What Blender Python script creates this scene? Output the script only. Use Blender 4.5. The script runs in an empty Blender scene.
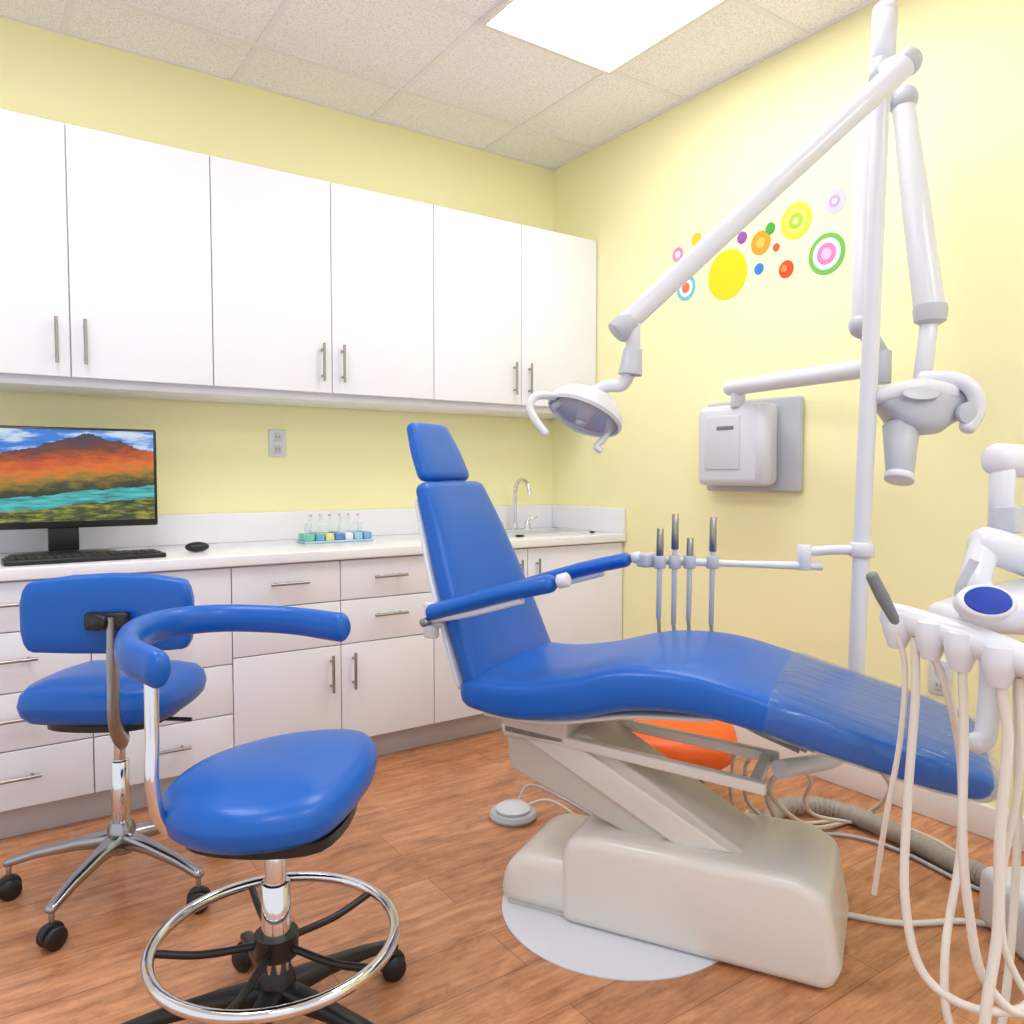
import bpy, bmesh, math
from mathutils import Vector, Matrix
V=Vector
YAW=math.radians(34.6)
scn=bpy.context.scene
cam=bpy.data.cameras.new("camera"); co=bpy.data.objects.new("camera",cam); scn.collection.objects.link(co)
co.location=(0,0,1.21); co.rotation_euler=(math.radians(90-2.7),0,-YAW)
cam.sensor_width=36; cam.lens=27.6; cam.clip_start=.02
scn.camera=co
# equipment axes: the dental equipment stands diagonally in the room (34.6 degrees from the walls)
AX=V((math.cos(YAW),-math.sin(YAW),0)); AY=V((math.sin(YAW),math.cos(YAW),0)); AZ=V((0,0,1))
def E(x,y,z): return AX*x+AY*y+AZ*z
def EL(l): return [E(*p) for p in l]

# ---------------- materials
def lin(c):
    r=[]
    for x in c:
        x/=255.0
        r.append(x/12.92 if x<=.04045 else ((x+.055)/1.055)**2.4)
    return r
def mat(name,rgb,rough=.5,metal=0,var=.05,scale=6,bump=0,bscale=200,coat=0,alpha=1,spec=.5,bmap=None,bdist=.01):
    m=bpy.data.materials.new(name); m.use_nodes=True; nt=m.node_tree; b=nt.nodes["Principled BSDF"]
    c=lin(rgb); tc=nt.nodes.new("ShaderNodeTexCoord")
    nz=nt.nodes.new("ShaderNodeTexNoise"); nz.inputs["Scale"].default_value=scale; nz.inputs["Detail"].default_value=3
    nt.links.new(tc.outputs["Object"],nz.inputs["Vector"])
    mx=nt.nodes.new("ShaderNodeMix"); mx.data_type='RGBA'
    mx.inputs[6].default_value=(*[x*(1-var) for x in c],1); mx.inputs[7].default_value=(*[min(1,x*(1+var)) for x in c],1)
    nt.links.new(nz.outputs["Fac"],mx.inputs[0]); nt.links.new(mx.outputs[2],b.inputs["Base Color"])
    b.inputs["Roughness"].default_value=rough; b.inputs["Metallic"].default_value=metal
    b.inputs["Coat Weight"].default_value=coat; b.inputs["Coat Roughness"].default_value=.12; b.inputs["Alpha"].default_value=alpha
    b.inputs["Specular IOR Level"].default_value=spec
    if bump:
        n2=nt.nodes.new("ShaderNodeTexNoise"); n2.inputs["Scale"].default_value=bscale
        if bmap:
            mp=nt.nodes.new("ShaderNodeMapping"); mp.inputs["Scale"].default_value=bmap; nt.links.new(tc.outputs["Object"],mp.inputs["Vector"]); nt.links.new(mp.outputs[0],n2.inputs["Vector"])
        else: nt.links.new(tc.outputs["Object"],n2.inputs["Vector"])
        bp=nt.nodes.new("ShaderNodeBump"); bp.inputs["Strength"].default_value=bump; bp.inputs["Distance"].default_value=bdist
        nt.links.new(n2.outputs["Fac"],bp.inputs["Height"]); nt.links.new(bp.outputs[0],b.inputs["Normal"])
    return m
M={}
M['wall']=mat("wall_paint_yellow",(249,244,191),.7,var=.015,bump=.03,bscale=300)
M['lam']=mat("white_laminate",(234,236,246),.32,var=.01)
M['top']=mat("countertop_white",(236,237,244),.2,var=.02,scale=60)
M['toe']=mat("toe_kick_grey",(190,186,190),.5)
M['steel']=mat("brushed_nickel",(160,158,156),.3,1)
M['chrome']=mat("chrome",(222,222,226),.08,1)
M['alu']=mat("polished_aluminium",(165,165,170),.2,1)
M['black']=mat("black_plastic",(22,22,24),.35)
M['blue']=mat("blue_vinyl",(0,90,184),.36,var=.05,bump=.05,bscale=400,spec=.4,coat=.12)
M['plas']=mat("white_plastic",(214,217,226),.28,var=.01,coat=.2)
M['grey']=mat("light_grey_plastic",(184,189,199),.33,var=.02)
M['dgrey']=mat("mid_grey_plastic",(115,119,126),.35)
M['beige']=mat("chair_base_cream",(224,220,214),.3,var=.02,coat=.15)
M['beige2']=mat("chair_lift_cream",(204,199,190),.35,var=.02)
M['hose']=mat("hose_cream",(216,209,200),.45,var=.02)
M['hoseg']=mat("hose_grey",(165,158,150),.5)
M['orange']=mat("orange_vinyl",(250,100,20),.4)
M['base']=mat("baseboard_white",(236,232,228),.45,var=.01)
M['film']=mat("clear_film",(50,120,205),.05,alpha=.35,bump=1,bscale=3.0,bmap=(1.2,9,1),bdist=.035,spec=1.0,coat=1)
M['glass']=mat("clear_shield",(225,230,235),.05,alpha=.25)
M['display']=mat("display_blue",(25,60,165),.2,var=.3,scale=40)
def col(name,rgb,r=.5): return mat(name,rgb,r,var=.02)
# ---------------- groups
class G:
    def __init__(s,name,loc=(0,0,0),rotz=0,local=True):
        s.e=bpy.data.objects.new(name,None); scn.collection.objects.link(s.e); s.e.empty_display_size=.1
        s.e.location=loc; s.e.rotation_euler=(0,0,rotz); s.local=local
        s.m=Matrix.Translation(V(loc))@Matrix.Rotation(rotz,4,'Z')
def fin(bm,name,m,g=None,ang=40,smooth=True):
    bmesh.ops.recalc_face_normals(bm,faces=bm.faces)
    me=bpy.data.meshes.new(name); bm.to_mesh(me); bm.free()
    me.materials.append(m if not isinstance(m,str) else M[m])
    if smooth:
        me.shade_smooth(); me.set_sharp_from_angle(angle=math.radians(ang))
    o=bpy.data.objects.new(name,me); scn.collection.objects.link(o)
    if g:
        o.parent=g.e
        if not g.local: o.matrix_parent_inverse=g.m.inverted()
    return o
def bev(bm,b,seg=3):
    if b>0:
        es=[e for e in bm.edges if len(e.link_faces)==2 and e.calc_face_angle(0)>math.radians(30)]
        bmesh.ops.bevel(bm,geom=es,offset=b,segments=seg,affect='EDGES',profile=.5,clamp_overlap=True)
def addbox(bm,lo,hi):
    r=bmesh.ops.create_cube(bm,size=1)
    for v in r['verts']:
        v.co=V([(lo[i]+hi[i])/2+v.co[i]*(hi[i]-lo[i]) for i in range(3)])
def box(name,lo,hi,m,g=None,b=.003,rot=None,piv=None):
    bm=bmesh.new(); addbox(bm,lo,hi); bev(bm,b)
    if rot is not None:
        c=V(piv) if piv is not None else (V(lo)+V(hi))/2
        bmesh.ops.transform(bm,matrix=Matrix.Translation(c)@rot@Matrix.Translation(-c),verts=bm.verts)
    return fin(bm,name,m,g)
def prism(name,pts,y0,y1,m,g=None,b=.01,seg=3):
    bm=bmesh.new(); a=[bm.verts.new((p[0],y0,p[1])) for p in pts]; c=[bm.verts.new((p[0],y1,p[1])) for p in pts]
    n=len(pts); bm.faces.new(a); bm.faces.new(c[::-1])
    for i in range(n): bm.faces.new((a[i],c[i],c[(i+1)%n],a[(i+1)%n]))
    bmesh.ops.recalc_face_normals(bm,faces=bm.faces); bev(bm,b,seg)
    return fin(bm,name,m,g)
def frame(ax):
    ax=ax.normalized(); up=V((0,0,1)) if abs(ax.z)<.95 else V((1,0,0))
    u=up.cross(ax).normalized(); w=ax.cross(u); return u,w
def addrings(bm,rings,cap=True,closed=False):
    vs=[[bm.verts.new(p) for p in r] for r in rings]; n=len(rings[0]); k=len(vs)
    for i in range(k if closed else k-1):
        A=vs[i];B=vs[(i+1)%k]
        for j in range(n): bm.faces.new((A[j],A[(j+1)%n],B[(j+1)%n],B[j]))
    if cap and not closed: bm.faces.new(vs[0]); bm.faces.new(vs[-1][::-1])
def addcyl(bm,p1,p2,r1,r2=None,seg=24,b=0):
    r2=r1 if r2 is None else r2; p1=V(p1);p2=V(p2); ax=(p2-p1).normalized(); u,w=frame(ax); L=(p2-p1).length
    st=[(0,r1-b),(b,r1),(L-b,r2),(L,r2-b)] if b else [(0,r1),(L,r2)]
    addrings(bm,[[p1+ax*h+(u*math.cos(t)+w*math.sin(t))*r for t in [2*math.pi*j/seg for j in range(seg)]] for h,r in st])
def cyl(name,p1,p2,r,m,g=None,r2=None,b=0.002,seg=28):
    bm=bmesh.new(); addcyl(bm,p1,p2,r,r2,seg,b); return fin(bm,name,m,g,50)
def lathe(name,prof,org,ax,m,g=None,seg=40,sx=1,sy=1):
    ax=V(ax).normalized(); u,w=frame(ax); org=V(org); bm=bmesh.new()
    addrings(bm,[[org+ax*h+u*math.cos(t)*r*sx+w*math.sin(t)*r*sy for t in [2*math.pi*j/seg for j in range(seg)]] for r,h in prof])
    return fin(bm,name,m,g,50)
def cat(pts,n=8,closed=False,rad=None):
    pts=[V(p) for p in pts]; k=len(pts); out=[];ro=[]
    for i in range(k if closed else k-1):
        if closed: a,b,c,d=[pts[(i+j)%k] for j in (-1,0,1,2)]
        else: b,c=pts[i],pts[i+1]; a=pts[i-1] if i else b*2-c; d=pts[i+2] if i+2<k else c*2-b
        for j in range(n):
            t=j/n; out.append(.5*((2*b)+(c-a)*t+(2*a-5*b+4*c-d)*t*t+(3*b-a-3*c+d)*t**3))
            if rad: ro.append(rad[i]*(1-t)+rad[(i+1)%k]*t)
    if not closed:
        out.append(pts[-1]); 
        if rad: ro.append(rad[-1])
    return (out,ro) if rad else out
def addtube(bm,pts,r,closed=False,smooth=8,seg=12,rad=None,flat=(1,1),rnd=False):
    if smooth:
        if rad: pts,rad=cat(pts,smooth,closed,rad)
        else: pts=cat(pts,smooth,closed)
    pts=[V(p) for p in pts]; k=len(pts); rad=rad or [r]*k
    tan=[]
    for i in range(k):
        a=pts[(i-1)%k] if (closed or i) else pts[i]; c=pts[(i+1)%k] if (closed or i<k-1) else pts[i]
        tan.append((c-a).normalized())
    u,w=frame(tan[0]); rings=[]
    def ring(p,t,u,w,r): return [p+u*math.cos(q)*r*flat[0]+w*math.sin(q)*r*flat[1] for q in [2*math.pi*j/seg for j in range(seg)]]
    for i in range(k):
        t=tan[i]; u=(u-t*u.dot(t)).normalized(); w=t.cross(u)
        if rnd and i==0:
            for q in (.15,.5,.8): rings.append(ring(pts[0]-t*rad[0]*(1-q)*.8,t,u,w,rad[0]*math.sin(math.acos(1-q)) ))
        rings.append(ring(pts[i],t,u,w,rad[i]))
        if rnd and i==k-1:
            for q in (.8,.5,.15): rings.append(ring(pts[i]+t*rad[i]*(1-q)*.8,t,u,w,rad[i]*math.sin(math.acos(1-q))))
    addrings(bm,rings,closed=closed)
def tube(name,pts,r,m,g=None,**k):
    bm=bmesh.new(); addtube(bm,pts,r,**k); return fin(bm,name,m,g,60)
def sup(c,u,v,a,b,e=4,n=40):
    o=[]
    for j in range(n):
        t=2*math.pi*j/n; ct,st=math.cos(t),math.sin(t)
        o.append(c+u*(a*math.copysign(abs(ct)**(2/e),ct))+v*(b*math.copysign(abs(st)**(2/e),st)))
    return o
def loft(name,secs,m,g=None,e=4,caps=.5,n=40):
    bm=bmesh.new(); rings=[]
    def sc(s,k,off): c,u,v,a,b=s; d=min(a,b); return (c+off,u,v,a-d*(1-k)*.9,b*(.12+.88*k))
    ax0=(secs[0][0]-secs[1][0]).normalized(); ax1=(secs[-1][0]-secs[-2][0]).normalized()
    q=[0.0,.35,.65,.88,1]
    d0=min(secs[0][3],secs[0][4])*caps*2; d1=min(secs[-1][3],secs[-1][4])*caps*2
    L=[sc(secs[0],math.sqrt(max(0,1-k*k)),ax0*d0*k) for k in q[::-1]]
    L+=list(secs[1:-1])
    L+=[sc(secs[-1],math.sqrt(max(0,1-k*k)),ax1*d1*k) for k in q]
    for s in L: rings.append(sup(*s,e=e,n=n))
    addrings(bm,rings); return fin(bm,name,m,g,60)
def slab(name,outline,prof,m,g=None,cen=(0,0),n=8):
    pts=cat([(x,y,0) for x,y in outline],n,True); bm=bmesh.new(); c=V((cen[0],cen[1],0)); rings=[]
    for inset,z in prof:
        r=[]
        for p in pts:
            d=p-c; L=d.length; r.append(c+d*max(.02,(L-inset)/L)+V((0,0,z)))
        rings.append(r)
    addrings(bm,rings); return fin(bm,name,m,g,60)
def cushprof(z0,z1,r,dome=.01,w=.2):
    p=[(w,z0),(r,z0)]
    for a in (30,60,90): p.append((r*(1-math.sin(math.radians(a))),z0+r*(1-math.cos(math.radians(a)))))
    for a in (0,30,60,90): p.append((r*(1-math.cos(math.radians(a))),z1-dome-r+r*math.sin(math.radians(a))))
    p+= [(w*.5,z1-dome*.35),(w*.9,z1)]
    return p
def ball(name,c,s,m,g=None,rot=None):
    bm=bmesh.new(); bmesh.ops.create_uvsphere(bm,u_segments=32,v_segments=18,radius=1)
    mt=Matrix.Translation(V(c))@(rot or Matrix.Identity(4))@Matrix.Diagonal((*s,1)); bmesh.ops.transform(bm,matrix=mt,verts=bm.verts)
    return fin(bm,name,m,g,60)

# ---------------- room
CH=2.94; BX=2.77; BY=3.6
def floor_mat():
    m=bpy.data.materials.new("wood_plank_floor"); m.use_nodes=True; nt=m.node_tree; N=nt.nodes; L=nt.links; b=N["Principled BSDF"]
    tc=N.new("ShaderNodeTexCoord"); br=N.new("ShaderNodeTexBrick"); br.inputs["Scale"].default_value=1
    br.inputs["Brick Width"].default_value=1.1; br.inputs["Row Height"].default_value=.17; br.inputs["Mortar Size"].default_value=.0012
    br.inputs["Color1"].default_value=(*lin((212,153,112)),1); br.inputs["Color2"].default_value=(*lin((196,136,96)),1); br.inputs["Mortar"].default_value=(*lin((140,88,62)),1)
    br.offset=.37; L.new(tc.outputs["Object"],br.inputs["Vector"])
    mp=N.new("ShaderNodeMapping"); mp.inputs["Scale"].default_value=(2.2,14,1); L.new(tc.outputs["Object"],mp.inputs["Vector"])
    nz=N.new("ShaderNodeTexNoise"); nz.inputs["Scale"].default_value=2.4; nz.inputs["Detail"].default_value=9; nz.inputs["Roughness"].default_value=.7; L.new(mp.outputs[0],nz.inputs["Vector"])
    cr=N.new("ShaderNodeValToRGB"); cr.color_ramp.elements[0].position=.32; cr.color_ramp.elements[0].color=(.58,.51,.46,1); cr.color_ramp.elements[1].position=.62; cr.color_ramp.elements[1].color=(1.08,1.08,1.08,1); L.new(nz.outputs["Fac"],cr.inputs[0])
    mx=N.new("ShaderNodeMix"); mx.data_type='RGBA'; mx.blend_type='MULTIPLY'; mx.inputs[0].default_value=1; L.new(br.outputs[0],mx.inputs[6]); L.new(cr.outputs[0],mx.inputs[7])
    mp3=N.new("ShaderNodeMapping"); mp3.inputs["Scale"].default_value=(1,1.9,1); L.new(tc.outputs["Object"],mp3.inputs["Vector"])
    n3=N.new("ShaderNodeTexNoise"); n3.inputs["Scale"].default_value=6; n3.inputs["Detail"].default_value=7; n3.inputs["Roughness"].default_value=.7; n3.inputs["Distortion"].default_value=.6; L.new(mp3.outputs[0],n3.inputs["Vector"])
    c3=N.new("ShaderNodeValToRGB"); c3.color_ramp.elements[0].position=.34;c3.color_ramp.elements[0].color=(.7,.63,.58,1);c3.color_ramp.elements[1].position=.52;c3.color_ramp.elements[1].color=(1,1,1,1); L.new(n3.outputs["Fac"],c3.inputs[0])
    m2=N.new("ShaderNodeMix"); m2.data_type='RGBA'; m2.blend_type='MULTIPLY'; m2.inputs[0].default_value=1; L.new(mx.outputs[2],m2.inputs[6]); L.new(c3.outputs[0],m2.inputs[7])
    L.new(m2.outputs[2],b.inputs["Base Color"]); b.inputs["Roughness"].default_value=.3
    return m
def ceil_mat():
    m=bpy.data.materials.new("acoustic_ceiling_tile"); m.use_nodes=True; nt=m.node_tree; N=nt.nodes; L=nt.links; b=N["Principled BSDF"]
    tc=N.new("ShaderNodeTexCoord"); nz=N.new("ShaderNodeTexNoise"); nz.inputs["Scale"].default_value=120; nz.inputs["Detail"].default_value=3; L.new(tc.outputs["Object"],nz.inputs["Vector"])
    cr=N.new("ShaderNodeValToRGB"); cr.color_ramp.elements[0].position=.34; cr.color_ramp.elements[0].color=(*lin((228,224,228)),1); cr.color_ramp.elements[1].position=.52; cr.color_ramp.elements[1].color=(*lin((251,250,254)),1)
    L.new(nz.outputs["Fac"],cr.inputs[0]); L.new(cr.outputs[0],b.inputs["Base Color"]); b.inputs["Roughness"].default_value=.95
    return m
box("floor",(-2.2,-1.6,-.05),(BX+.1,BY+.1,0),floor_mat(),b=0)
box("ceiling",(-2.2,-1.6,CH),(BX+.1,BY+.1,CH+.1),ceil_mat(),b=0)
box("wall_back",(-2.2,BY,0),(BX+.1,BY+.1,CH),'wall',b=0)
box("wall_right",(BX,-1.6,0),(BX+.1,BY,CH),'wall',b=0)
box("baseboard_right",(BX-.015,-1.6,0),(BX,3.0,.11),'base',b=.004)
bm=bmesh.new()
for x in (2.30,1.65,1.0,.35,-.3,-.95,-1.6): addbox(bm,(x-.012,-1.6,CH-.005),(x+.012,BY,CH+.002))
for y in (3.25,2.6,1.95,1.3,.65,0,-.65,-1.3): addbox(bm,(-2.2,y-.012,CH-.0055),(BX,y+.012,CH+.002))
addbox(bm,(-2.2,BY-.02,CH-.006),(BX,BY,CH)); addbox(bm,(BX-.02,-1.6,CH-.0065),(BX,BY,CH))
fin(bm,"trim_ceiling_grid",mat("grid_white",(240,237,240),.5),None)
em=bpy.data.materials.new("light_diffuser"); em.use_nodes=True; nb=em.node_tree.nodes["Principled BSDF"]; nb.inputs["Base Color"].default_value=(.9,.9,.9,1); nb.inputs["Emission Color"].default_value=(1,.985,.97,1); nb.inputs["Emission Strength"].default_value=9.5
for x,y in ((1.65,1.3),(-.3,1.3),(1.65,-1.3),(-.3,-1.3)):  # first panel is visible; the other three are unseen, added to light the room
    g=G("ceiling_light_panel",(x+.325,y+.65,CH-.012))
    box("diffuser",(-.312,-.637,-.004),(.312,.637,.004),em,g,b=0)
    bm=bmesh.new()
    for lo,hi in (((-.33,-.655,-.006),(-.31,.655,.008)),((.31,-.655,-.006),(.33,.655,.008)),((-.31,-.655,-.006),(.31,-.635,.008)),((-.31,.635,-.006),(.31,.655,.008))): addbox(bm,lo,hi)
    fin(bm,"frame",'base',g)
w=bpy.data.worlds.new("world"); scn.world=w; w.use_nodes=True; bg=w.node_tree.nodes["Background"]; bg.inputs[0].default_value=(.93,.96,1,1); bg.inputs[1].default_value=1.08
scn.view_settings.view_transform='Standard'

# ---------------- cabinets
def handle(g,bmx,p,length,axis):
    p=V(p); h=length/2; a=V((1,0,0)) if axis=='x' else V((0,0,1))
    f=V((0,-.03,0))
    addcyl(bmx,p-a*h+f,p+a*h+f,.006,seg=12)
    for s in (-1,1): addcyl(bmx,p+a*(h-.025)*s,p+a*(h-.025)*s+f,.005,seg=10)
g=G("upper_cabinets",(0,3.4,2.0),local=False)
box("carcass",(-1.2,3.24,1.565),(2.765,3.598,2.45),'lam',g,.001)
xs=[-1.155,-.665,-.175,.308,.798,1.287,1.782,2.277,2.766]
for i in range(len(xs)-1): box("door_%d"%i,(xs[i]+.002,3.218,1.56),(xs[i+1]-.002,3.238,2.447),'lam',g,.002)
bm=bmesh.new()
for x in (-.665,.308,1.287,2.277):
    for s in (-1,1): handle(g,bm,(x+s*.045,3.22,1.685),.16,'z')
fin(bm,"handles",'steel',g)
box("light_rail",(-1.2,3.26,1.53),(2.765,3.59,1.566),'lam',g,.001)

g=G("base_cabinets",(0,3.3,0),local=False)
box("carcass",(-1.2,3.022,.11),(2.765,3.598,.87),'lam',g,.001)
box("toe_kick",(-1.2,3.07,0),(2.765,3.5,.112),'toe',g,.001)
box("countertop",(-1.2,2.975,.87),(2.765,3.598,.91),'top',g,.004)
box("backsplash",(-1.2,3.575,.91),(2.765,3.598,1.04),'top',g,.003)
box("side_splash",(2.745,2.98,.91),(2.768,3.575,1.04),'top',g,.003)
cx=[-1.07,-.6,-.14,.325,.795,1.225,1.655,2.16,2.766]; hb=bmesh.new()
def front(n,x0,x1,z0,z1): box(n,(x0+.002,3.0,z0+.002),(x1-.002,3.02,z1-.002),'lam',g,.002)
Y0=3.0
for i in range(8):
    x0,x1=cx[i],cx[i+1]; xm=(x0+x1)/2
    if i<4:
        for k,(a,b_) in enumerate(((.70,.865),(.50,.70),(.31,.50),(.115,.31))):
            front("drawer_%d_%d"%(i,k),x0,x1,a,b_); handle(g,hb,(xm,Y0,(a+b_)/2+.01),.15,'x')
    elif i<6:
        front("drawer_%d"%i,x0,x1,.70,.865); handle(g,hb,(xm,Y0,.79),.15,'x')
        front("drawer2_%d"%i,x0,x1,.52,.70)
        if i==5: handle(g,hb,(xm,Y0,.63),.15,'x')
        front("door_%d"%i,x0,x1,.115,.52); handle(g,hb,((x1-.045) if i==4 else (x0+.05),Y0,.41),.15,'z')
    else:
        front("door_%d"%i,x0,x1,.115,.865); handle(g,hb,(x0+.05 if i==7 else x1-.05,Y0,.74),.15,'z')
fin(hb,"handles",'steel',g)

g=G("sink_faucet",(2.42,3.47,.91),local=False)
lathe("flange",[(.02,0),(.028,0),(.028,.006),(.018,.012),(.014,.04)],(2.42,3.48,.9105),(0,0,1),'chrome',g)
tube("spout",[(2.42,3.48,.93),(2.42,3.48,1.08),(2.42,3.47,1.15),(2.42,3.42,1.185),(2.42,3.36,1.16),(2.42,3.345,1.11)],.011,'chrome',g)
for s in (-.09,.09):
    lathe("tap_%d"%(s>0),[(.012,0),(.02,0),(.018,.03),(.012,.05)],(2.42+s,3.49,.9105),(0,0,1),'chrome',g)
    cyl("lever_%d"%(s>0),(2.42+s,3.49,.965),(2.42+s*1.6,3.47,.98),.006,'chrome',g)
g=G("sink_basin",(2.42,3.27,.91),local=False)
bm=bmesh.new()
for lo,hi in (((2.18,3.1,.9105),(2.66,3.13,.918)),((2.18,3.40,.9105),(2.66,3.43,.918)),((2.18,3.1,.9105),(2.21,3.43,.918)),((2.63,3.1,.9105),(2.66,3.43,.918))): addbox(bm,lo,hi)
fin(bm,"rim",'plas',g); box("bowl_floor",(2.2,3.12,.9105),(2.64,3.41,.912),'grey',g,0)

def outlet(loc,rz):
    g=G("wall_outlet",loc,rz)
    box("plate",(-.04,-.008,-.062),(.04,0,.062),'plas',g,.003)
    for z in (-.028,.028):
        box("socket_%d"%(z>0),(-.018,-.011,z-.018),(.018,-.007,z+.018),col("socket_white",(200,200,204)),g,.006)
        for x in (-.007,.007): box("slot_%d_%d"%(z>0,x>0),(x-.0015,-.0125,z-.004),(x+.0015,-.0105,z+.008),'dgrey',g,0)
outlet((1.17,3.6,1.355),0); outlet((2.77,1.38,.505),-math.pi/2)

g=G("computer_monitor",(.28,3.32,.91))
box("case",(-.32,-.02,.105),(.32,.02,.475),'black',g,.008)
def screen():
    m=bpy.data.materials.new("landscape_screen"); m.use_nodes=True; nt=m.node_tree; N=nt.nodes; L=nt.links; b=N["Principled BSDF"]
    tc=N.new("ShaderNodeTexCoord"); sp=N.new("ShaderNodeSeparateXYZ"); L.new(tc.outputs["Generated"],sp.inputs[0])
    def noise(sc,mapv,rough=.6):
        mp=N.new("ShaderNodeMapping"); mp.inputs["Scale"].default_value=mapv; L.new(tc.outputs["Generated"],mp.inputs[0]); n=N.new("ShaderNodeTexNoise"); n.inputs["Scale"].default_value=sc; n.inputs["Detail"].default_value=10; n.inputs["Roughness"].default_value=rough; L.new(mp.outputs[0],n.inputs["Vector"]); return n.outputs["Fac"]
    def math_(op,a,b_,):
        q=N.new("ShaderNodeMath"); q.operation=op
        for i,x in enumerate((a,b_)):
            if isinstance(x,(int,float)): q.inputs[i].default_value=x
            else: L.new(x,q.inputs[i])
        return q.outputs[0]
    def ramp(fac,els):
        cr=N.new("ShaderNodeValToRGB"); e=cr.color_ramp.elements
        while len(e)<len(els): e.new(.5)
        for i,(p,c) in enumerate(els): e[i].position=p; e[i].color=(*lin(c),1)
        L.new(fac,cr.inputs[0]); return cr.outputs[0]
    X=sp.outputs[0]; Z=sp.outputs[2]
    vv=math_('ADD',Z,math_('MULTIPLY',math_('SUBTRACT',X,.5),-.16))
    hills=ramp(math_('ADD',vv,math_('MULTIPLY',math_('SUBTRACT',noise(5,(1.5,1,3),.7),.5),.5)),[(.25,(20,30,12)),(.36,(60,60,20)),(.46,(150,120,30)),(.55,(225,115,15)),(.66,(200,80,15)),(.78,(110,55,35)),(.92,(60,55,80))])
    shore=ramp(noise(9,(1,1,2.5),.7),[(.38,(18,28,12)),(.5,(80,90,25)),(.62,(160,160,50))])
    water=ramp(noise(6,(1,1,5),.6),[(.35,(25,110,120)),(.6,(80,200,200))])
    def mixc(f,a,b2):
        mx=N.new("ShaderNodeMix"); mx.data_type='RGBA'; L.new(f,mx.inputs[0]); L.new(a,mx.inputs[6]); L.new(b2,mx.inputs[7]); return mx.outputs[2]
    wob=math_('MULTIPLY',math_('SUBTRACT',noise(4,(1,1,.01)),.5),.16)
    lo=mixc(math_('GREATER_THAN',math_('ADD',vv,wob),.17),shore,water)
    mid=mixc(math_('GREATER_THAN',math_('ADD',vv,wob),.31),lo,hills)
    sky=ramp(noise(3,(1,1,3)),[(0,(20,80,190)),(.48,(50,125,220)),(.58,(200,220,240)),(1,(250,250,250))])
    xx=math_('ABSOLUTE',math_('SUBTRACT',X,.64),0)
    ridge=math_('SUBTRACT',math_('ADD',.97,math_('MULTIPLY',math_('SUBTRACT',noise(7,(1,1,.01),.7),.5),.2)),math_('MULTIPLY',xx,.55))
    fin_=mixc(math_('GREATER_THAN',Z,ridge),mid,sky)
    b.inputs["Base Color"].default_value=(.01,.01,.01,1); b.inputs["Roughness"].default_value=.2
    L.new(fin_,b.inputs["Emission Color"]); b.inputs["Emission Strength"].default_value=.9
    return m
box("screen",(-.308,-.0225,.13),(.308,-.019,.465),screen(),g,0)
box("stand_neck",(-.05,.0,.02),(.05,.03,.14),'black',g,.005)
slab("stand_foot",[(-.14,-.06),(.14,-.06),(.16,.05),(0,.1),(-.16,.05)],[(.1,.001),(0,.001),(0,.01),(.005,.014),(.1,.018)],'black',g)
g=G("keyboard",(.33,3.12,.91),math.radians(2))
box("body",(-.25,-.07,.001),(.25,.07,.018),'black',g,.005)
bm=bmesh.new()
for r in range(5):
    for c in range(17):
        x=-.238+c*.028; y=-.058+r*.024; addbox(bm,(x,y,.016),(x+.024,y+.02,.023))
bev(bm,.002,1); fin(bm,"keys",col("key_black",(38,38,42)),g)
g=G("computer_mouse",(.72,3.2,.91))
ball("body",(0,0,.021),(.045,.032,.02),'black',g); 
g=G("vial_rack",(1.35,3.36,.91))
box("tray",(-.16,-.06,.001),(.16,.06,.010),col("tray_teal",(175,208,225)),g,.003)
cols=[(120,195,175),(100,175,205),(215,220,150),(90,135,205),(225,230,238),(150,205,228),(120,165,215)]
for i in range(7):
    x=-.135+i*.045; mm=col("vial_colour_%d"%i,cols[i],.3)
    for k,y in enumerate((-.03,.03)):
        box("drawer_%d_%d"%(i,k),(x-.019,y-.025,.010),(x+.019,y+.025,.042),mm,g,.005)
gl=mat("clear_acrylic",(225,235,240),.1,alpha=.3)
box("clear_stand",(-.13,.0,.044),(.13,.045,.085),gl,g,.004)
for i in range(6):
    x=-.11+i*.045; cyl("syringe_%d"%i,(x,.02,.045),(x+.005,.025,.115),.004,gl,g); cyl("syringe_cap_%d"%i,(x+.005,.025,.115),(x+.006,.026,.125),.007,'grey',g)

g=G("wall_decal_circles",(2.768,2.2,2.15),local=False)
k=0
def disc(y,z,r,rgb,lay):
    global k; k+=1
    x=2.7695-lay*.0008; cyl("dot_%d"%k,(x,y,z),(x-.0008,y,z),r,col("decal_%d"%k,rgb,.6),g,b=0,seg=48)
disc(2.345,2.091,.108,(245,210,10),1)
for r,c,l in ((.072,(200,212,50),1),(.05,(215,225,110),2),(.032,(160,195,45),3),(.014,(235,235,150),4)): disc(1.997,2.233,r,c,l)
for r,c,l in ((.048,(245,190,208),1),(.034,(170,205,228),2),(.024,(238,145,185),3),(.01,(250,240,240),4)): disc(1.825,2.263,r,c,l)
for r,c,l in ((.08,(110,180,85),1),(.06,(245,245,245),2),(.042,(235,125,182),3),(.022,(245,185,215),4)): disc(1.856,2.07,r,c,l)
for r,c,l in ((.05,(235,150,35),1),(.022,(245,185,75),2)): disc(2.168,2.187,r,c,l)
disc(2.12,2.235,.024,(60,160,60),3); disc(2.175,2.08,.024,(40,120,205),1)
disc(2.04,2.05,.036,(222,72,28),1); disc(2.05,2.055,.014,(240,135,60),2); disc(2.09,2.15,.017,(225,85,40),1)
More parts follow.
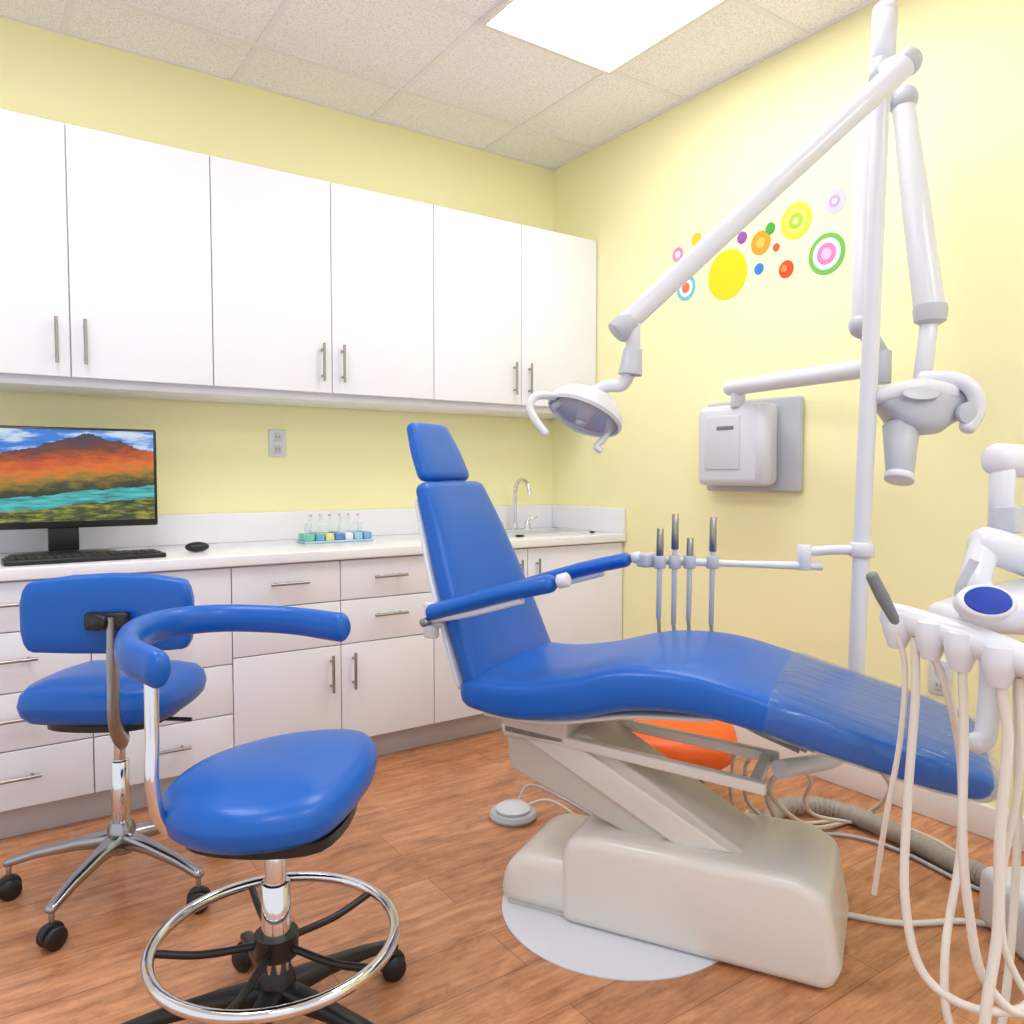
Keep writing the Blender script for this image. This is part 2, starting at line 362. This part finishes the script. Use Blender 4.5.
for r,c,l in ((.058,(100,198,205),1),(.04,(245,245,245),2),(.024,(235,115,90),3)): disc(2.586,2.08,r,c,l)
for r,c,l in ((.034,(235,140,188),1),(.016,(245,235,240),2)): disc(2.64,2.245,r,c,l)
disc(2.525,2.287,.03,(235,195,55),1); disc(2.266,2.232,.026,(145,75,165),1)

# ---------------- dental chair (local s,o,z)
D=math.atan2(-.8713,.4907)
g=G("dental_chair",(1.43,1.71,0),D)
def S(s,z): return V((s,0,z))
OY=V((0,1,0))
def path_loft(name,st,m,e=4.5,caps=.5):
    secs=[]; n=len(st)
    for i,(s,z,hw,ht) in enumerate(st):
        a=S(*st[max(0,i-1)][:2]); b=S(*st[min(n-1,i+1)][:2]); t=(b-a).normalized(); v=OY.cross(t)*-1
        secs.append((S(s,z),OY,v,hw,ht))
    return loft(name,secs,m,g,e,caps,56)
def dens(st,k=4):
    c,_=cat([(a,b,0) for a,b,_,_ in st],k,False,[0]*len(st)); c2=cat([(a,b,0) for _,_,a,b in st],k)
    return [(p.x,p.y,q.x,q.y) for p,q in zip(c,c2)]
path_loft("seat_cushion",dens([(-.215,.622,.275,.055),(-.1,.618,.28,.062),(.05,.642,.28,.066),(.2,.684,.28,.066),(.36,.694,.28,.062),(.5,.672,.278,.056),(.62,.644,.272,.052),(.76,.612,.265,.05),(.88,.583,.252,.048),(.945,.565,.228,.044)]),'blue')
path_loft("clear_foot_cover",dens([(.56,.66,.280,.060),(.66,.635,.275,.057),(.76,.612,.270,.055),(.88,.583,.257,.053),(.95,.564,.233,.049)]),'film',caps=.55)
path_loft("backrest_cushion",dens([(-.23,.66,.262,.03),(-.28,.78,.25,.036),(-.335,.92,.23,.036),(-.385,1.05,.203,.034),(-.432,1.16,.18,.03)]),'blue',4.5)
path_loft("backrest_shell",dens([(-.27,.64,.258,.014),(-.32,.78,.249,.014),(-.375,.92,.229,.014),(-.42,1.04,.2,.014),(-.455,1.13,.172,.012)]),'plas',3.5)
path_loft("headrest_cushion",dens([(-.462,1.213,.135,.024),(-.49,1.28,.124,.026),(-.517,1.345,.104,.024)],3),'blue',4)
box("headrest_bar",(-.485,-.03,1.08),(-.470,.03,1.26),'steel',g,.003,rot=Matrix.Rotation(math.radians(-20),4,'Y'))
path_loft("seat_shell",dens([(-.2,.558,.22,.012),(.0,.566,.23,.012),(.2,.608,.23,.012),(.4,.625,.22,.012)]),'beige',3.5)
for sgn,nm in ((-1,"near"),(1,"far")):
    o=.305*sgn
    tube("armrest_pad_"+nm,[(-.31,o,.845),(-.2,o,.88),(-.1,o,.91),(.02,o,.94)] ,.029,'blue',g,flat=(1.1,.8),rnd=True,seg=18)
    tube("armrest_bar_"+nm,[(-.33,o*.8,.80),(-.33,o,.82),(-.2,o,.85),(-.05,o,.895)],.01,'plas',g)
    cyl("armrest_end_"+nm,(.045,o,.947),(.075,o,.955),.018,'plas',g,b=.004)
    box("arm_bracket_"+nm,(-.375,o*.82-.012,.76),(-.335,o*.82+.012,.86),'plas',g,.006)
cyl("arm_pivot",(-.325,-.34,.82),(-.325,-.2,.82),.012,'steel',g)
prism("base_casing",[(0,.005),(.68,.005),(.70,.06),(.67,.23),(.60,.262),(.10,.255),(.02,.24),(0,.2)],-.18,.18,'beige',g,.03,4)
prism("base_head_lobe",[(-.2,.012),(.05,.012),(.05,.17),(-.12,.165),(-.18,.12)],-.165,.165,'beige',g,.04,4)
box("base_foot",(-.17,-.15,.0),(.66,.15,.02),'beige2',g,.004)
prism("lift_arm",[(-.2,.49),(-.19,.375),(-.13,.35),(.2,.235),(.42,.235),(.47,.262),(.05,.50)],-.1,.1,'beige2',g,.01)
prism("lift_arm_cover",[(-.17,.485),(.0,.485),(.44,.262),(.3,.25)],-.115,.115,'beige',g,.008)
for o in (-.13,.1): prism("upper_rail_%d"%(o>0),[(-.2,.51),(-.2,.485),(.52,.428),(.52,.458)],o,o+.03,'beige',g,.005)
box("head_bracket",(-.2,-.13,.47),(.0,.13,.56),'beige2',g,.012)
box("rail_cross",(.475,-.12,.434),(.505,.12,.456),'beige',g,.004)
g=G("floor_plate",(1.47,1.60,0))
lathe("plate",[(.02,.0005),(.33,.0005),(.33,.004),(.323,.007),(.02,.008)],(0,0,0),(0,0,1),'plas',g,seg=64)
g=G("foot_control",(1.55,2.24,0))
lathe("base",[(.01,.001),(.08,.001),(.085,.012),(.078,.025),(.01,.027)],(0,0,0),(0,0,1),'grey',g)
lathe("pedal",[(.01,.025),(.06,.027),(.062,.036),(.05,.045),(.01,.05)],(0,0,0),(0,0,1),'plas',g)
tube("cable",[(.05,.0,.03),(.12,-.05,.05),(.16,-.15,.02),(.12,-.3,.012)],.005,'hose',g)
tube("cable_2",[(.04,.03,.03),(.1,.04,.08),(.2,-.04,.03),(.22,-.25,.012)],.005,'grey',g)
g=G("child_stool",(2.08,2.04,0))
lathe("seat",[(.02,.18),(.24,.18),(.265,.20),(.27,.25),(.26,.29),(.22,.31),(.02,.32)],(0,0,0),(0,0,1),'orange',g)
for i in range(4):
    a=math.pi/4+i*math.pi/2; cyl("leg_%d"%i,(.15*math.cos(a),.15*math.sin(a),0),(.13*math.cos(a),.13*math.sin(a),.19),.013,'steel',g)

# ---------------- operatory light on pole
g=G("dental_operatory_light",(2.2,1.325,0),local=False)
def pole(z): return E(1.047+.0225*(z-.649),2.36,z)
tube("pole",[pole(2.5),pole(1.5),pole(.62),pole(.50),E(1.02,2.33,.43),E(.93,2.22,.40),E(.70,2.02,.44)],.0245,'plas',g,smooth=6,seg=24)
cyl("pole_sleeve",pole(2.42),pole(2.565),.035,'plas',g,b=.006)
ball("pole_cap",pole(2.562),(.035,.035,.03),'plas',g)
cyl("pole_collar",pole(2.36),pole(2.425),.038,'grey',g,b=.006)
a=E(1.121,2.28,2.377); b=E(.318,2.172,1.629)
tube("upper_arm",[a,a.lerp(b,.5),b],.03,'plas',g,seg=24,smooth=2,rnd=True,rad=[.034,.030,.029])
ball("arm_knuckle",a,(.038,.038,.038),'grey',g)
cyl("arm_root",pole(2.39),E(1.10,2.28,2.37),.03,'plas',g)
cyl("knuckle_collar",E(.285,2.168,1.597),E(.325,2.173,1.635),.033,'grey',g)
cyl("drop_pivot",E(.332,2.172,1.635),E(.332,2.172,1.547),.02,'plas',g)
cyl("drop_sleeve",E(.332,2.172,1.555),E(.324,2.172,1.484),.026,'grey',g,r2=.033)
tube("yoke",EL([(.323,2.172,1.49),(.305,2.19,1.46),(.265,2.215,1.458),(.225,2.222,1.438)]),.018,'plas',g,seg=14)
hc=E(.206,2.205,1.385); ax=E(-.42,-.28,-.86).normalized()
lathe("reflector_housing",[(.005,-.058),(.05,-.055),(.085,-.042),(.108,-.014),(.115,.010),(.109,.018),(.10,.004),(.075,-.025),(.01,-.042)],hc,ax,'plas',g,sx=1.0,sy=.95)
lathe("inner_reflector",[(.005,-.036),(.05,-.030),(.08,-.012),(.098,.008),(.095,.010),(.075,-.008),(.05,-.025),(.005,-.03)],hc,ax,'alu',g,sx=1.0,sy=.95)
lathe("front_shield",[(.005,.052),(.05,.047),(.085,.032),(.104,.012),(.101,.012),(.082,.03),(.05,.044),(.005,.049)],hc,ax,'glass',g,sx=1.0,sy=.95)
cyl("bulb_mount",hc-ax*.03,hc+ax*.03,.03,'grey',g,r2=.018)
ball("bulb",hc+ax*.032,(.016,.016,.016),'chrome',g)
tube("reflector_rib",[hc-ax*.058,hc-ax*.052+E(-.06,-.03,0),hc-ax*.01+E(-.10,-.05,0)],.009,'grey',g)
tube("side_handle_left",EL([(.115,2.17,1.425),(.086,2.12,1.424),(.058,2.10,1.416),(.0475,2.09,1.387),(.066,2.08,1.349),(.088,2.075,1.32)]),.011,'plas',g,rnd=True)
tube("side_handle_right",EL([(.275,2.20,1.365),(.262,2.195,1.32),(.235,2.187,1.29),(.245,2.187,1.278)]),.009,'plas',g,rnd=True)

g=G("assistant_instrument_arm",(2.0,1.55,.94),local=False)
cyl("clamp",pole(.963),pole(1.007),.036,'plas',g,b=.004)
tube("link_a",EL([(1.04,2.36,.985),(.964,2.37,.983),(.899,2.39,.975)]),.015,'plas',g)
cyl("joint",E(.893,2.39,.92),E(.893,2.39,.997),.022,'plas',g)
tube("link_b",EL([(.944,2.38,.933),(.706,2.42,.935),(.418,2.465,.943)]),.012,'plas',g,rad=[.014,.010,.014])
hp=E(.43,2.462,.943); box("holder_end",hp-V((.035,.025,.022)),hp+V((.035,.025,.022)),'grey',g,.01)
for i,(x,zt,zb) in enumerate(((.459,1.045,.763),(.5056,1.09,.745),(.552,1.015,.757),(.623,1.08,.745))):
    p=E(x,2.425,zt); q=E(x-.003,2.425,zb); cyl("handpiece_%d"%i,p.lerp(q,.12),q,.008,'grey',g); cyl("tip_%d"%i,p,p.lerp(q,.32),.010,'steel',g,r2=.012)
    cyl("clip_%d"%i,E(x,2.43,.96),E(x,2.43,.92),.019,'grey',g)
    tube("tubing_%d"%i,[q,E(x+.01,2.42,.68),E(x+.08,2.3,.58),E(x+.2,2.2,.50),E(.78+i*.02,2.1,.46)],.006,'hoseg',g)

# ---------------- x-ray unit
g=G("dental_xray_unit",(2.75,2.2,1.34),local=False)
box("wall_plate",(2.73,1.94,1.14),(2.769,2.42,1.53),'grey',g,.012)
box("control_box",(2.62,2.03,1.165),(2.735,2.38,1.505),'plas',g,.03)
box("control_panel",(2.614,2.14,1.23),(2.63,2.33,1.46),mat("panel_grey",(206,210,219),.35),g,.014)
box("panel_label",(2.611,2.17,1.40),(2.616,2.26,1.415),'dgrey',g,.002)
cyl("edge_roll",(2.65,2.045,1.17),(2.65,2.045,1.50),.035,'plas',g,b=.008)
cyl("arm_post",(2.64,2.17,1.49),(2.64,2.17,1.60),.03,'plas',g)
tube("horizontal_arm",[(2.64,2.21,1.575),(2.55,1.85,1.57),(2.45,1.44,1.563)],.033,'plas',g,smooth=2,rnd=True,seg=24)
e0=E(1.121,2.535,1.688); e1=E(1.245,2.56,2.404); e2=E(1.289,2.446,1.703); em_=E(1.143,2.578,2.382)
cyl("pivot_post",E(1.19,2.56,1.505),E(1.19,2.56,1.61),.035,'grey',g)
cyl("pivot_link",E(1.19,2.56,1.60),e0,.028,'grey',g)
tube("lower_arm",[e0,e0.lerp(em_,.5),em_],.036,'plas',g,smooth=2,seg=24,rnd=True)
ball("lower_joint",e0,(.043,.043,.043),'grey',g)
tube("elbow_link",[em_,E(1.193,2.57,2.425),e1],.036,'plas',g,seg=24,rnd=True)
tube("arm_outer",[e1,e1.lerp(e2,.5),e2],.04,'plas',g,smooth=2,seg=24,rad=[.034,.042,.045],rnd=True)
ball("elbow",e1,(.046,.046,.046),'grey',g)
lathe("wrist",[(.02,.0),(.047,.0),(.050,.02),(.046,.05),(.03,.06)],e2+V((0,0,.03)),(0,0,-1),'grey',g)
cyl("drop_stem",e2,E(1.264,2.437,1.50),.026,'plas',g)
hx=AX; hz=AZ; hy=AY
c=E(1.215,2.39,1.405)
loft("tube_head",[(c-hx*.09+hz*.03,hy,hz,.06,.04),(c-hx*.05+hz*.01,hy,hz,.08,.068),(c,hy,hz,.086,.078),(c+hx*.06,hy,hz,.082,.072),(c+hx*.10+hz*.01,hy,hz,.065,.055)],'grey',g,3,.5)
loft("head_top_cap",[(c-hx*.11+hz*.045,hy,hz,.065,.028),(c+hz*.062,hy,hz,.088,.034),(c+hx*.08+hz*.052,hy,hz,.075,.030)],'plas',g,3,.5)
tube("yoke_arm",EL([(1.243,2.39,1.50),(1.30,2.35,1.495),(1.345,2.315,1.465),(1.362,2.31,1.405),(1.335,2.31,1.35)]),.024,'plas',g,seg=16,rnd=True)
lathe("yoke_hub",[(.01,0),(.032,0),(.032,.02),(.01,.025)],E(1.33,2.31,1.39),-AY,'grey',g)
cyl("cone",E(1.175,2.38,1.36),E(1.15,2.33,1.205),.052,'grey',g,r2=.038,b=.004)
cyl("cone_rim",E(1.151,2.331,1.212),E(1.145,2.325,1.193),.042,'plas',g)
lathe("dial",[(.005,0),(.04,0),(.038,.006),(.005,.008)],E(1.19,2.300,1.445),(-AY+AZ*.4),'grey',g,sx=1.4,sy=.5)

# ---------------- stools
def star(g,R,z0,m,rot):
    for i in range(5):
        a=rot+i*2*math.pi/5; d=V((math.cos(a),math.sin(a),0)); n_=V((-d.y,d.x,0)); z=V((0,0,1))
        secs=[(d*.02+z*(z0),n_,z,.028,.024),(d*R*.4+z*(z0-.008),n_,z,.021,.017),(d*R*.75+z*(z0-.025),n_,z,.017,.013),(d*R+z*(z0-.045),n_,z,.015,.011)]
        loft("leg_%d"%(i+1),secs,m,g,3,.6,20)
        p=d*R; cyl("caster_stem_%d"%(i+1),(p.x,p.y,.05),(p.x,p.y,z0-.04),.007,'steel',g)
        a2=a+1.2+i; w_=V((math.cos(a2),math.sin(a2),0)); c=p+V((0,0,.03))
        for k,sg in enumerate((-1,1)):
            cyl("wheel_%d_%d"%(i+1,k),c+w_*sg*.007,c+w_*sg*.026,.0295,'black',g,b=.005,seg=24)
        cyl("caster_hood_%d"%(i+1),c+V((0,0,.008))-w_*.007,c+V((0,0,.008))+w_*.007,.031,'black',g,seg=24)
    lathe("hub",[(.01,z0-.04),(.036,z0-.04),(.042,z0-.01),(.038,z0+.03),(.03,z0+.05),(.01,z0+.05)],(0,0,0),(0,0,1),m,g)
g=G("assistant_stool",(.505,1.605,0),-YAW)
slab("seat_cushion",[(-.205,-.05),(-.17,.12),(-.05,.25),(.10,.285),(.178,.21),(.185,.02),(.14,-.16),(.0,-.225),(-.14,-.18)],cushprof(.51,.615,.042,.014,.17),'blue',g)
slab("seat_pan",[(-.13,-.13),(-.13,.14),(.13,.16),(.13,-.14)],[(.1,.485),(0,.49),(0,.511),(.1,.512)],'black',g)
cyl("gas_column",(0,0,.2),(0,0,.5),.022,'chrome',g); cyl("column_sleeve",(0,0,.13),(0,0,.36),.03,'chrome',g); cyl("column_collar",(0,0,.44),(0,0,.49),.034,'black',g)
star(g,.31,.125,'black',.84)
bm=bmesh.new(); addtube(bm,[(.247*math.cos(t),.247*math.sin(t),.24) for t in [2*math.pi*i/64 for i in range(64)]],.0125,closed=True,smooth=0,seg=14)
fin(bm,"foot_ring",'chrome',g,60)
lathe("ring_hub",[(.03,.205),(.045,.205),(.045,.25),(.03,.25)],(0,0,0),(0,0,1),'black',g)
for i in range(5):
    a=.84+i*2*math.pi/5; d=V((math.cos(a),math.sin(a),0)); tube("ring_strut_%d"%(i+1),[d*.04+V((0,0,.225)),d*.15+V((0,0,.22)),d*.247+V((0,0,.235))],.008,'black',g)
tube("arm_pad",[(-.155,-.185,.855),(-.24,-.11,.865),(-.30,.03,.87),(-.285,.17,.872),(-.19,.245,.87),(-.04,.25,.864),(.10,.185,.860)],.034,'blue',g,flat=(.75,1.1),rnd=True,seg=20,rad=[.033,.034,.033,.031,.030,.030,.031])
tube("arm_rod",[(-.18,-.155,.85),(-.178,-.16,.72),(-.175,-.168,.62),(-.155,-.15,.54),(-.09,-.08,.500),(0,0,.495)],.013,'chrome',g,seg=16)
g=G("operator_stool",(.338,2.505,0),-YAW)
slab("seat_cushion",[(-.21,-.12),(-.21,.12),(-.12,.185),(.12,.185),(.21,.12),(.21,-.12),(.13,-.19),(-.13,-.19)],cushprof(.53,.65,.052,.012,.15),'blue',g)
slab("seat_pan",[(-.13,-.13),(-.13,.13),(.13,.13),(.13,-.13)],[(.1,.51),(0,.513),(0,.531),(.1,.532)],'black',g)
z=V((0,0,1)); u=V((math.cos(.12),math.sin(.12),0)); n_=V((-u.y,u.x,0)); bc=V((.115,-.235,.853))
loft("backrest_cushion",[(bc-u*.18+n_*-.03,n_,z,.03,.09),(bc-u*.1+n_*-.005,n_,z,.033,.1),(bc,n_,z,.033,.104),(bc+u*.1+n_*-.005,n_,z,.033,.1),(bc+u*.18+n_*-.03,n_,z,.03,.09)],'blue',g,4,.5)
box("back_bracket",bc+V((-.05,-.06,-.035)),bc+V((.06,-.03,.01)),'black',g,.008)
cyl("back_knob",bc+V((.0,-.09,-.01)),bc+V((0,-.05,-.01)),.02,'black',g)
tube("back_post",[bc+V((0.02,-.05,.0)),bc+V((0.02,-.055,-.15)),bc+V((.02,-.05,-.28)),(.115,-.2,.505),(.0,-.0,.505)],.02,'steel',g,flat=(1.2,.6))
cyl("gas_column",(0,0,.3),(0,0,.525),.016,'chrome',g); cyl("column_sleeve",(0,0,.14),(0,0,.38),.025,'chrome',g); cyl("column_collar",(0,0,.475),(0,0,.515),.03,'black',g)
tube("height_lever",[(0,0,.50),(.12,.02,.495),(.2,.03,.49)],.006,'black',g)
star(g,.30,.15,'alu',-1.68)

# ---------------- delivery unit
g=G("dental_delivery_unit",(1.6,.5,0),local=False)
tube("instrument_bar",EL([(.7037,1.439,.948),(.7453,1.389,.939),(.784,1.318,.928),(.8406,1.237,.905)]),.027,'plas',g,seg=20,rnd=True)
for i,p in enumerate(EL([(.706,1.425,.945),(.739,1.372,.936),(.765,1.325,.927),(.797,1.27,.915)])):
    lathe("holder_%d"%i,[(.008,.02),(.022,.015),(.027,-.005),(.024,-.025),(.015,-.05),(.008,-.052)],p,(0,0,1),'plas',g,24)
c=E(.883,1.414,.962)
loft("control_head",[(c-AX*.08-AZ*.005,AY,AZ,.06,.022),(c-AX*.03,AY,AZ,.08,.034),(c+AX*.06+AZ*.01,AY,AZ,.09,.045),(c+AX*.2+AZ*.02,AY,AZ,.09,.045)],'plas',g,3,.6)
dn=E(-.1,-.85,.5)
lathe("display_bezel",[(.005,-.03),(.05,-.015),(.05,.004),(.045,.008),(.005,.008)],E(.791,1.301,.998),dn,'plas',g,sx=.95,sy=.62)
lathe("display",[(.003,.008),(.040,.008),(.038,.011),(.003,.012)],E(.791,1.301,.998),dn,'display',g,sx=.95,sy=.62)
tube("support_arm_upper",EL([(.929,1.503,1.239),(1.003,1.523,1.235),(1.161,1.552,1.22)]),.032,'plas',g,rnd=True,seg=20)
cyl("support_arm_drop",E(.936,1.5,1.235),E(.936,1.5,1.10),.022,'plas',g)
tube("support_arm_mid",EL([(.874,1.445,1.081),(.926,1.455,1.067),(1.026,1.463,1.023),(1.03,1.44,.97)]),.034,'plas',g,rnd=True,seg=20)
tube("support_neck",EL([(.874,1.445,1.08),(.8435,1.422,1.019),(.8556,1.41,.984)]),.026,'plas',g,seg=20)
bp=E(.9365,1.48,1.126); box("bracket_plate",bp-V((.02,.02,.025)),bp+V((.02,.02,.025)),'grey',g,.004)
tube("lower_post",EL([(.9135,1.487,.95),(.9135,1.487,.895),(.917,1.487,.799),(.904,1.478,.713),(.88,1.47,.70)]),.02,'plas',g,rnd=True)
tube("floor_post",EL([(1.46,1.9,.02),(1.46,1.9,.6),(1.44,1.88,1.0),(1.34,1.75,1.18),(1.161,1.552,1.22)]),.035,'plas',g,seg=20)
st=E(1.46,1.9,0); box("floor_base",V((st.x-.2,st.y-.18,.0)),V((st.x+.15,st.y+.2,.16)),'plas',g,.03,rot=Matrix.Rotation(-YAW,4,'Z'))
tube("handpiece",EL([(.651,1.413,1.027),(.669,1.41,.991),(.695,1.41,.944)]),.012,'dgrey',g,rnd=True,rad=[.011,.012,.009])
tube("syringe",EL([(.796,1.345,1.064),(.776,1.353,1.011),(.785,1.353,.966)]),.008,'grey',g)
H=[([(.6965,1.408,.926),(.711,1.405,.857),(.707,1.409,.727),(.689,1.42,.573),(.692,1.464,.411)],.005),
([(.7186,1.388,.916),(.7203,1.385,.809),(.706,1.375,.631),(.691,1.346,.463),(.71,1.311,.35),(.783,1.26,.324),(.874,1.262,.366),(.93,1.35,.6),(.93,1.45,.9)],.0075),
([(.739,1.372,.90),(.765,1.364,.832),(.80,1.378,.702),(.799,1.37,.541),(.745,1.313,.393),(.74,1.28,.28),(.82,1.29,.22),(.92,1.4,.5),(.94,1.45,.9)],.007),
([(.765,1.32,.883),(.769,1.316,.761),(.757,1.293,.613),(.762,1.28,.495),(.783,1.262,.374),(.858,1.26,.341),(.95,1.4,.6),(.95,1.45,.9)],.0075),
([(.798,1.268,.869),(.809,1.262,.778),(.796,1.254,.631),(.786,1.237,.474),(.753,1.209,.31),(.80,1.2,.2),(.9,1.3,.4),(.97,1.42,.9)],.0085),
([(.825,1.265,.88),(.841,1.28,.705),(.824,1.29,.529),(.825,1.27,.407),(.891,1.26,.341),(.97,1.35,.6),(.96,1.43,.9)],.006)]
for i,(pp,r) in enumerate(H): tube("hose_%d"%i,EL(pp),r,'hose',g,seg=12)

g=G("floor_hoses",(2.2,1.4,0),local=False)
pts=cat(EL([(.80,2.2,.05),(.83,2.5,.035),(.95,2.72,.035),(1.123,2.72,.035),(1.252,2.548,.035),(1.338,2.345,.035),(1.40,2.2,.035),(1.44,2.1,.035)]),30)
bm=bmesh.new(); addtube(bm,pts,.03,smooth=0,seg=16,rad=[.032 if i%3 else .027 for i in range(len(pts))]); fin(bm,"corrugated_hose",'hoseg',g,80)
L=[[(.62,2.15,.44),(.70,2.45,.3),(.74,2.6,.12),(.82,2.68,.02),(.993,2.654,.01),(1.249,2.685,.01),(1.385,2.548,.01),(1.44,2.3,.01)],
[(.72,2.05,.44),(.746,2.23,.3),(.908,2.516,.1),(1.039,2.597,.02),(1.255,2.7,.03),(1.213,2.474,.2),(1.039,2.178,.38),(.95,2.1,.47)],
[(.66,2.15,.42),(.72,2.384,.3),(.80,2.6,.1),(.939,2.6,.01),(1.126,2.56,.01),(1.24,2.456,.01),(1.326,2.27,.01),(1.4,2.16,.01)],
[(.68,2.1,.44),(.76,2.3,.25),(.86,2.5,.06),(.80,2.62,.012),(.838,2.75,.01)],
[(.75,2.05,.45),(.871,2.25,.32),(.911,2.4,.2),(.99,2.516,.1),(1.16,2.64,.02)],
[(.89,2.1,.01),(1.041,2.05,.01),(1.21,2.06,.01),(1.32,2.03,.01)]]
for i,l in enumerate(L): tube("hose_%d"%i,EL(l),.008 if i%2 else .006,'hose' if i!=2 else 'grey',g)
